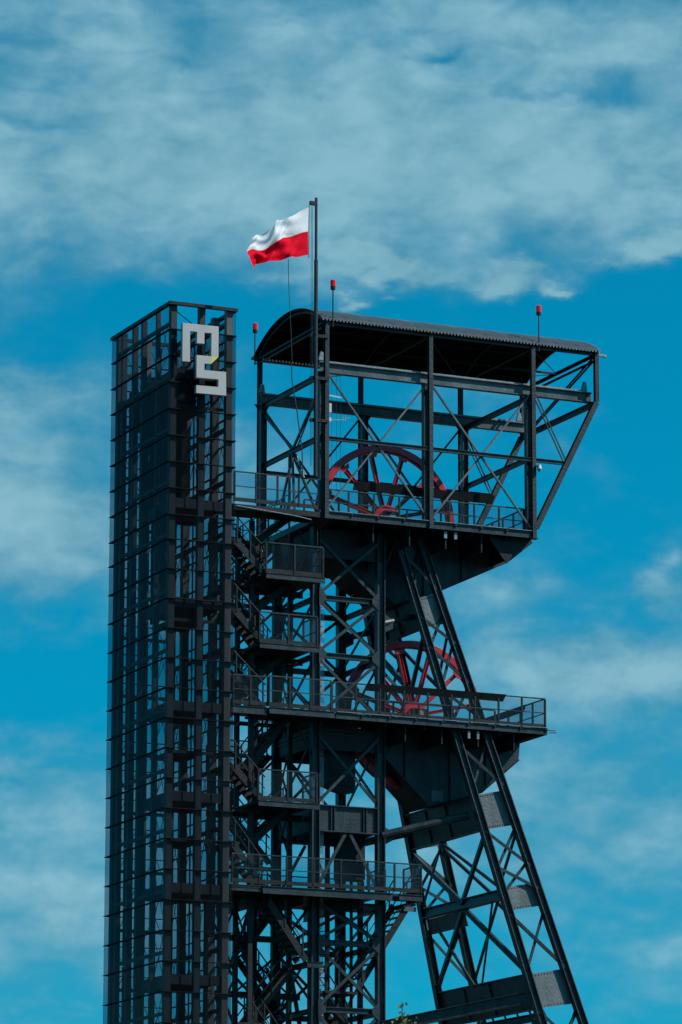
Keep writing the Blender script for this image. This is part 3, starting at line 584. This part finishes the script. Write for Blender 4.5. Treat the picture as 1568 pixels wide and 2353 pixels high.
def sheet_mesh():
    mb = MB(); mb.smooth = True; nx = 48; vs = []; lens = len(yr)
    for lay in (0, -.012):
        for i in range(nx+1):
            xx = sheet_w*i/nx; cw = .042*math.cos(2*math.pi*i/nx*round(sheet_w/pitch))
            for y in yr: vs.append((xx, y, arch(max(YC-HWID-.06, min(YC+HWID+.06, y)), .035)+cw+lay - max(0, abs(y-YC)-HWID)*.35))
    fs = []; n1 = (nx+1)*lens
    for i in range(nx):
        for j in range(lens-1):
            a = i*lens+j; fs.append((a, a+lens, a+lens+1, a+1)); fs.append((n1+a, n1+a+1, n1+a+lens+1, n1+a+lens))
    for i in range(nx):
        for j in (0, lens-1): a = i*lens+j; fs.append((a, a+lens, n1+a+lens, n1+a))
    for j in range(lens-1):
        for i in (0, nx): a = i*lens+j; fs.append((a, a+1, n1+a+1, n1+a))
    mb.add([(v[0]+HF[0], v[1], v[2]) for v in vs], fs); return mb
def shade_soffit(o):  # blackens the sheet undersides: shade beneath the roof put into the colour
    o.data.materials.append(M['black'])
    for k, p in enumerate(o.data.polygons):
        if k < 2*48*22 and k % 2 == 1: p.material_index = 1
first = None
for k in range(nsh):
    if first is None: first = P('roof_sheet', sheet_mesh(), 'roof'); shade_soffit(first); s_ = first
    else: s_ = first.copy(); COL.objects.link(s_)
    s_.location = (x0+sheet_w*k-HF[0], 0, .004*(k % 2)); s_.parent = head

# light trays clipped to the rails
def tray(label, p, q, z0, z1, lean, n):
    t = thing('light_tray', (*p, z0), label, 'light tray')
    p, q = Vector((*p, 0)), Vector((*q, 0)); d = (q-p).normalized(); nr = Vector((d.y, -d.x, 0))
    a0, a1 = p-d*.05, q-d*.1
    vs = [p+Vector((0,0,z1)), q+Vector((0,0,z1)), a1+nr*lean+Vector((0,0,z0)), a0+nr*lean+Vector((0,0,z0))]
    vs2 = [v+nr*.02+Vector((0,0,.012)) for v in vs]
    MB().add(vs+vs2, [(0,1,2,3), (7,6,5,4), (0,4,5,1), (1,5,6,2), (2,6,7,3), (3,7,4,0)]).build('tray_board', 'tray', t)
    for k in range(n):
        c = p.lerp(q, (k+.5)/n); MB().bar((c.x, c.y, z1-.02), (c.x-nr.x*.1, c.y-nr.y*.1, z0+.05), .03).build('bracket', 'dark', t)
tray('long brown tray clipped along the rail in front of the lower red wheel', (8.65, .33), (14.75, .33), 30.26, 30.53, -.10, 5)
tray('long grey-brown tray along the rail under the roofed hall', (8.35, .90), (14.6, .90), 38.42, 38.76, -.10, 5)
tray('pale tray along the end rail of the lower platform', (16.45, 6.2), (16.45, 1.9), 30.2, 30.50, .08, 4)

# ------------------------------------------------------------------ stair tower between lift and headframe
stair = thing('stair_tower', (4.9, 2.0, 0), 'dark steel zigzag staircase with glass railed landings between lift and headframe', 'staircase')
for x, y in ((4.20, 2.95), (4.20, 1.55), (3.05, 3.1), (6.55, 3.1)): MB().box((x-.09, y-.09, 0), (x+.09, y+.09, 36.9 if x > 4 else 22.0)).build('stair_post', 'dark', stair)
for z in (34.42, 31.70, 25.45): MB().ibeam((2.9, 2.9, z-.05), (7.0, 2.9, z-.05), .14, .24, .02).build('stair_beam', 'dark', stair); MB().ibeam((2.9, 1.5, z-.07), (4.6, 1.5, z-.07), .12, .20, .02).build('stair_beam', 'dark', stair)
def landing(z, x0, x1, y0, y1, front=True):
    l = MB().box((x0, y0+.04, z-.10), (x1, y1, z)).build('landing_deck', 'dark', stair)
    MB().ibeam((x0, y0-.02, z-.12), (x1+.08, y0-.02, z-.12), .08, .22, .018).build('edge_beam', 'steel', l)
    if front:
        railing(l, (x0, y0), (x1, y0), z+.0, 1.2, max(1, round((x1-x0)/1.0)), mid=False); railing(l, (x1, y0+.04), (x1, min(y1, 1.7)), z, 1.2, 1)
        railing(l, (x0, y0+.04), (x0, y0+.5), z, 1.2, 1, glassy=False)
    return l
def flight(p0, p1, y0, y1, n):
    # stringers from upper p0 (x, z) to lower p1
    f = MB().bar((p0[0], y0, p0[1]), (p1[0], y0, p1[1]), .05, .26, up=(0, 0, 1)).build('stair_flight', 'dark', stair)
    MB().bar((p0[0], y1, p0[1]), (p1[0], y1, p1[1]), .05, .26, up=(0, 0, 1)).build('stringer', 'dark', f)
    for k in range(n):
        t = (k+.5)/n; x = p0[0]+(p1[0]-p0[0])*t; z = p0[1]+(p1[1]-p0[1])*t+.05
        MB().box((x-.12, y0+.03, z-.025), (x+.12, y1-.03, z)).build('tread', 'dark', f)
    for y in (y0-.03, y1+.03):
        MB().tube((p0[0], y, p0[1]+1.0), (p1[0], y, p1[1]+1.0), .028, 6).build('handrail', 'dark', f)
        MB().tube((p0[0], y, p0[1]+.55), (p1[0], y, p1[1]+.55), .018, 5).build('mid_rail', 'dark', f)
        for t in (.08, .5, .92):
            x = p0[0]+(p1[0]-p0[0])*t; z = p0[1]+(p1[1]-p0[1])*t; MB().box((x-.025, y-.025, z), (x+.025, y+.025, z+1.0)).build('rail_post', 'dark', f)
Ls = [37.25, 34.60, 31.80, 29.22, 25.60, 22.30]
for z, x0, x1 in ((34.62, 4.30, 6.74), (31.83, 4.04, 6.50), (25.64, 4.02, 6.50)): landing(z, x0, x1, .36, 4.2)
Ms = [35.93, 33.15, 30.50, 27.00, 24.00]
for k, zM in enumerate(Ms):
    l = MB().box((2.92, .6, zM-.1), (3.35, 3.0, zM)).box((3.35, 1.62, zM-.1), (4.25, 3.0, zM)).build('landing_deck', 'dark', stair)
    railing(l, (3.0, 1.58), (4.2, 1.58), zM, 1.1, 2); railing(l, (2.96, 3.0), (4.2, 3.0), zM, 1.1, 1, glassy=False)
    zL = Ls[k+1]; zU = Ls[k]
    flight((3.05, zM-.05), (4.4, zL-.02), .62, 1.48, 7 if zM-zL < 1.5 else 8)
    flight((5.9, zU-.05), (4.25, zM-.02), 1.98, 2.86, 7)
# rear bay of the stair tower: posts, ties and crosses towards the old trestle
for x, y in ((4.6, 5.5), (5.6, 4.3), (6.55, 4.6)): MB().box((x-.08, y-.08, 0), (x+.08, y+.08, 36.9)).build('stair_post', 'dark', stair)
rz = [36.6, 34.3, 32.0, 29.5, 28.2, 25.9, 23.7, 22.2]
for k in range(len(rz)-1):
    a, b = rz[k], rz[k+1]
    MB().box((4.6, 5.44, b-.08), (6.95, 5.56, b+.08)).build('stair_beam', 'dark', stair)
    if a-b > 1.5:
        MB().bar((4.65, 5.42, a-.1), (6.9, 5.42, b+.1), .05, .10).build('stair_brace', 'dark', stair); MB().bar((6.9, 5.36, a-.1), (4.65, 5.36, b+.1), .05, .10).build('stair_brace', 'dark', stair)
        MB().bar((6.55, 3.2, a-.1), (6.55, 4.5, b+.1), .05, .09).build('stair_brace', 'dark', stair); MB().bar((6.6, 4.5, a-.1), (6.6, 3.2, b+.1), .05, .09).build('stair_brace', 'dark', stair)
        p, q = ((4.5, a-.1), (6.3, b+.1)) if k % 2 else ((6.3, a-.1), (4.5, b+.1))
        flight(p, q, 4.5, 5.3, 9)
# flights below platform three
flight((4.5, 22.1), (6.3, 19.6), .9, 1.7, 11); landing(19.55, 6.3, 6.9, .8, 3.0, False); flight((6.3, 19.5), (4.4, 17.2), 2.0, 2.8, 11); MB().box((3.4, .8, 17.0), (4.4, 3.0, 17.1)).build('landing_deck', 'dark', stair)
flight((4.4, 17.0), (6.3, 14.5), .9, 1.7, 11)
flight((11.30, 22.28), (9.0, 18.75), 1.98, 3.55, 13)
MB().box((10.95, 1.90, 21.86), (11.50, 1.96, 22.04)).build('end_plate', 'plate', stair)
MB().box((11.25, 1.97, 22.10), (11.52, 3.6, 22.18)).build('landing_deck', 'dark', stair)
MB().box((7.6, 1.98, 18.5), (9.0, 3.5, 18.6)).build('landing_deck', 'dark', stair)
flight((7.7, 18.6), (9.7, 15.8), 2.4, 3.3, 12)
for k, (za, zb) in enumerate(((22.0, 20.2), (20.2, 18.4), (18.4, 16.6))):      # second zigzag deeper in
    a_, b_ = (5.2, 6.6) if k % 2 else (6.6, 5.2)
    flight((a_, za), (b_, zb), 4.6, 5.4, 8)
for a, b in (((4.2, 1.55, 21.8), (4.2, 2.95, 19.9)), ((4.2, 2.95, 21.8), (4.2, 1.55, 19.9)), ((3.05, 3.1, 21.8), (4.2, 2.98, 19.2)), ((4.2, 3.0, 21.8), (3.05, 3.12, 19.2)), ((3.05, 3.1, 19.0), (4.2, 2.98, 16.6)), ((4.2, 3.0, 19.0), (3.05, 3.12, 16.6)), ((4.3, 3.1, 20.4), (6.5, 3.08, 18.5)), ((6.5, 3.12, 20.4), (4.3, 3.14, 18.5)), ((4.3, 3.1, 18.2), (6.5, 3.08, 16.5)), ((6.5, 3.12, 18.2), (4.3, 3.14, 16.5))):
    MB().bar(a, b, .04, .08).build('stair_brace', 'dark', stair)
for z in (20.6, 18.4, 16.4): MB().box((3.0, 3.02, z-.12), (7.0, 3.14, z+.12)).build('stair_beam', 'dark', stair)

# ------------------------------------------------------------------ red sheave wheels
def wheel(label, cx, cy, cz, Ro=3.06):
    w = thing('sheave_wheel', (cx, cy, cz), label, 'wheel', 'red sheave wheels of the headframe')
    n = 72; prof = [(Ro, -.17), (Ro, -.12), (Ro-.16, -.04), (Ro-.16, .04), (Ro, .12), (Ro, .17), (Ro-.26, .17), (Ro-.30, .10), (Ro-.30, -.10), (Ro-.26, -.17)]
    vs, fs = [], []; m_ = len(prof)
    for i in range(n):
        a = 2*math.pi*i/n
        for r, y in prof: vs.append((cx+r*math.cos(a), cy+y, cz+r*math.sin(a)))
    for i in range(n):
        for j in range(m_): fs.append((i*m_+j, i*m_+(j+1) % m_, ((i+1) % n)*m_+(j+1) % m_, ((i+1) % n)*m_+j))
    MB().add(vs, fs).build('rim', 'red', w)
    hub = MB().tube((cx, cy-.38, cz), (cx, cy+.38, cz), .34, 20).tube((cx, cy-.20, cz), (cx, cy-.14, cz), .56, 28).tube((cx, cy+.14, cz), (cx, cy+.20, cz), .56, 28).build('hub', 'red', w)
    MB().tube((cx, cy-.75, cz), (cx, cy+.75, cz), .14, 12).build('axle', 'galv', hub)
    for k in range(12):
        a = 2*math.pi*(k+.45)/12; c, s = math.cos(a), math.sin(a)
        sp = MB().ibeam((cx+c*.45, cy, cz+s*.45), (cx+c*(Ro-.29), cy, cz+s*(Ro-.29)), .20, .14, .022, up=(-s, 0, c)).build('spoke', 'red', w)
        MB().box((-.001, -.001, -.001), (.001, .001, .001)) if False else None
        e = Vector((c, 0, s)); t = Vector((-s, 0, c)); q = Vector((cx, cy, cz))+e*(Ro-.5)
        MB().add([q-t*.16+Vector((0,-.13,0)), q+t*.16+Vector((0,-.13,0)), q+t*.26+e*.17+Vector((0,-.13,0)), q-t*.26+e*.17+Vector((0,-.13,0)), q-t*.16+Vector((0,-.11,0)), q+t*.16+Vector((0,-.11,0)), q+t*.26+e*.17+Vector((0,-.11,0)), q-t*.26+e*.17+Vector((0,-.11,0))], [(0,1,2,3), (7,6,5,4), (0,4,5,1), (1,5,6,2), (2,6,7,3), (3,7,4,0)]).build('gusset', 'red', sp)
    for y in (-.62, .62): MB().box((cx-.35, cy+y-.12, cz-.95), (cx+.35, cy+y+.12, cz+.20)).build('bearing_block', 'dark', w)
    return w
wheel('large red spoked sheave wheel under the roofed hall', 10.98, 3.67, 38.0)
wheel('large red spoked sheave wheel on the lower platform behind the inclined strut', 12.10, 3.45, 29.95)

# ------------------------------------------------------------------ flagpole, flag, ropes, beacons, small fittings
pole = thing('flagpole', (6.28, .10, 38.6), 'tall dark flagpole bolted to the corner post of the roofed hall', 'flagpole')
MB().tube((6.28, .10, 38.6), (6.28, .10, 47.45), .080, 12).build('lower_tube', 'steel', pole)
MB().tube((6.28, .10, 47.45), (6.28, .10, 50.02), .056, 12).build('upper_tube', 'steel', pole)
MB().box((6.00, .05, 49.70), (6.28, .15, 49.86)).build('pulley_arm', 'dark', pole)
for z in (44.35, 42.62, 40.9): MB().box((6.10, .12, z-.06), (6.85, .30, z+.06)).build('clamp', 'dark', pole)
for x in (6.12, 6.06): MB().tube((x, .08, 39.0), (x, .08, 49.70), .009, 4).build('halyard', 'rope', pole)
flag = thing('flag', (5.95, .10, 48.6), 'white over red flag waving from the pole above the roof', 'flag')
def cv(pts, s):
    for (s0, *a), (s1, *b) in zip(pts, pts[1:]):
        if s <= s1:
            t = (s-s0)/(s1-s0); t = t*t*(3-2*t)*.35+t*.65; return [p+(q-p)*t for p, q in zip(a, b)]
    return list(pts[-1][1:])
ctop = [(0, 5.95, 49.59), (.30, 5.12, 49.12), (.62, 4.36, 48.68), (.85, 3.86, 48.30), (1, 3.55, 47.98)]
cmid = [(0, 5.93, 48.59), (.33, 4.95, 48.24), (.6, 4.3, 47.78), (.82, 3.8, 47.60), (1, 3.42, 47.50)]
cbot = [(0, 5.94, 47.62), (.35, 5.02, 47.36), (.6, 4.35, 47.20), (.85, 3.72, 47.0), (1, 3.40, 46.75)]
def flagpt(s, t):
    a, b = (cv(ctop, s), cv(cmid, s)) if t < .5 else (cv(cmid, s), cv(cbot, s)); u = t*2 if t < .5 else t*2-1
    x, z = a[0]+(b[0]-a[0])*u, a[1]+(b[1]-a[1])*u
    ph = s*8.5+t*2.1
    y = .10+.20*s*math.sin(ph)+.07*math.sin(s*19-t*7)*min(1, s*3)+.05*math.sin(s*11+t*12)*s
    y -= 1.25*s; x -= .57*s; z -= .42*s
    e = min(1, s*2.5)
    y += e*(.085*math.sin(s*17+t*6.5)+.050*math.sin(s*31-t*11+1.0)+.030*math.sin(s*9+t*23))
    z += .05*e*math.sin(s*13+1.2)*(1-t)+.035*s*math.sin(s*24)
    return (x+.06*math.sin(ph*1.3)*s+.05*s*math.sin(t*9+.5), y, z+.04*math.sin(s*14+t*3)*s)
for nm, t0, t1, mt in (('white_stripe', 0, .5, 'flag_white'), ('red_stripe', .5, 1, 'flag_red')):
    nx, nz = 90, 30; mb = MB(); mb.smooth = True
    mb.add([flagpt(i/nx, t0+(t1-t0)*j/nz) for i in range(nx+1) for j in range(nz+1)], [(i*(nz+1)+j, (i+1)*(nz+1)+j, (i+1)*(nz+1)+j+1, i*(nz+1)+j+1) for i in range(nx) for j in range(nz)])
    mb.build(nm, mt, flag)
MB().tube((5.97, .10, 49.66), (5.96, .10, 47.5), .014, 5).build('hoist_rope', 'rope', flag)
MB().path([(6.0, .10, 49.78), (5.97, .10, 49.66)], .012, 5).build('hoist_rope', 'rope', flag)
rp = MB().path([(5.08, .12, 47.35), (5.10, .12, 46.4), (5.16, .12, 45.3), (5.22, .12, 44.3), (5.27, .12, 43.1)], .014, 5).path([(5.24, .12, 43.1), (5.27, .13, 42.4), (5.5, .16, 41.2), (5.75, .2, 39.6), (5.8, .25, 38.5)], .024, 5).build('loose_rope', 'rope', None)
rp['label'] = 'thin loose rope hanging from below the flag down past the roof'; rp['category'] = 'rope'

def beacon(label, x, y, z0, z1, foot):
    b = thing('warning_beacon', (x, y, z0), label, 'beacon', 'red aircraft warning beacons on rods')
    MB().tube((x, y, z0), (x, y, z1-.28), .028, 8).build('rod', 'steel', b)
    MB().tube((x, y, z1-.28), (x, y, z1-.16), .10, 12).build('base', 'dark', b)
    mb = MB(); mb.smooth = False; mb.tube((x, y, z1-.16), (x, y, z1+.07), .108, 14, .112).tube((x, y, z1+.07), (x, y, z1+.12), .112, 14, .08); mb.build('lens', 'lens', b)
    MB().bar((x, y, z0+.05), foot, .05).build('bracket', 'dark', b); MB().bar((x, y, z0+.18), (foot[0], foot[1], foot[2]+.13), .04).build('bracket', 'dark', b)
beacon('red warning beacon on a rod beside the flagpole', 7.07, .20, 44.8, 46.62, (6.88, .33, 44.85))
beacon('red warning beacon on a rod by the hall post with the dome camera', 16.28, .20, 44.8, 46.60, (16.07, .33, 44.85))
beacon('red warning beacon on a rod at the roof corner beside the glass tower', 6.6, 6.95, 44.75, 46.40, (6.84, 6.97, 44.85))
fx = thing('roof_lamp_arm', (19.0, .33, 44.9), 'small grey lamp arm sticking out of the roof end corner', 'lamp arm')
MB().box((19.05, .28, 44.93), (19.42, .36, 45.02)).build('arm', 'galv', fx); MB().box((19.30, .26, 44.90), (19.44, .38, 44.925)).build('lamp_head', 'galv', fx)
fx = thing('roof_lamp_arm', (6.6, 7.0, 45.0), 'small dark lamp arm on the roof corner beside the glass tower', 'lamp arm')
MB().box((6.55, 6.95, 45.02), (6.85, 7.22, 45.12)).build('arm', 'steel', fx)
dome = thing('dome_camera', (16.2, .14, 39.8), 'pale dome security camera on a hall post', 'camera')
MB().tube((16.2, .10, 39.86), (16.2, .10, 40.02), .10, 14, .07).build('housing', 'duct', dome); MB().tube((16.2, .10, 39.76), (16.2, .10, 39.86), .06, 14, .095).build('dome', 'galv', dome); MB().box((16.06, .08, 39.95), (16.2, .24, 39.99)).build('bracket', 'steel', dome)
ant = thing('antenna_mast', (7.1, .5, 41.0), 'small pale antenna boxes and arm on the corner post of the hall', 'antenna')
MB().box((7.02, .42, 41.35), (7.12, .52, 41.72)).build('antenna_box', 'duct', ant); MB().box((7.02, .42, 40.98), (7.11, .52, 41.14)).build('antenna_box', 'duct', ant); MB().bar((7.08, .46, 41.05), (7.72, .46, 41.12), .04).build('arm', 'galv', ant)
MB().tube((7.72, .46, 41.05), (7.72, .46, 41.3), .02, 5).build('whip', 'galv', ant); MB().bar((7.6, .46, 41.2), (7.95, .46, 41.2), .02).build('whip', 'galv', ant)
MB().bar((6.95, .46, 42.82), (7.55, .46, 42.9), .04).build('arm', 'dark', ant); MB().bar((6.95, .46, 42.05), (7.55, .46, 42.0), .05).build('arm', 'duct', ant)
for x in (7.15, 7.35, 7.53): MB().tube((x, .46, 38.2), (x, .46, 42.85), .008, 4).build('wire', 'rope', ant)

# ------------------------------------------------------------------ young tree whose tip reaches into the view
def young_tree():
    az = math.radians(25.33); D = 46.0; bx, by = CAM.x+D*math.sin(az), CAM.y+D*math.cos(az)
    t = thing('young_tree', (bx, by, 0), 'tip of a young yellow-green tree in front of the headframe foot', 'tree')
    H = 6.28
    mb = MB().tube((bx, by, 0), (bx+.03, by, 3.0), .06, 8, .04).tube((bx+.03, by, 3.0), (bx, by, H-.05), .04, 6, .006)
    tips = []
    for k in range(46):
        z = 1.4+(H-1.6)*(k/46)**.9; a = k*2.4; ln = (.95-.85*(z/H))*random.uniform(.8, 1.15)+.04
        e = (bx+math.cos(a)*ln, by+math.sin(a)*ln, z+ln*.9); mb.tube((bx+.02, by, z), e, .012, 5, .004); tips.append(((bx, by, z), e))
    tips.append(((bx, by, H-.5), (bx, by, H)))
    mb.build('trunk', 'bark', t)
    lf = MB()
    for a, e in tips:
        for k in range(60 if e[2] < H-.6 else 34):
            q = Vector(lerp(a, e, random.uniform(.25, 1.05)))+Vector([random.gauss(0, .035) for _ in range(3)])
            d = Vector([random.gauss(0, 1) for _ in range(3)]).normalized(); u = d.orthogonal().normalized(); s = random.uniform(.022, .042)
            w = d.cross(u)*s*.45
            lf.add([q, q+u*s+w, q+u*s*2, q+u*s-w], [(0, 1, 2, 3)])
    lf.build('crown', 'leaf', t)
young_tree()
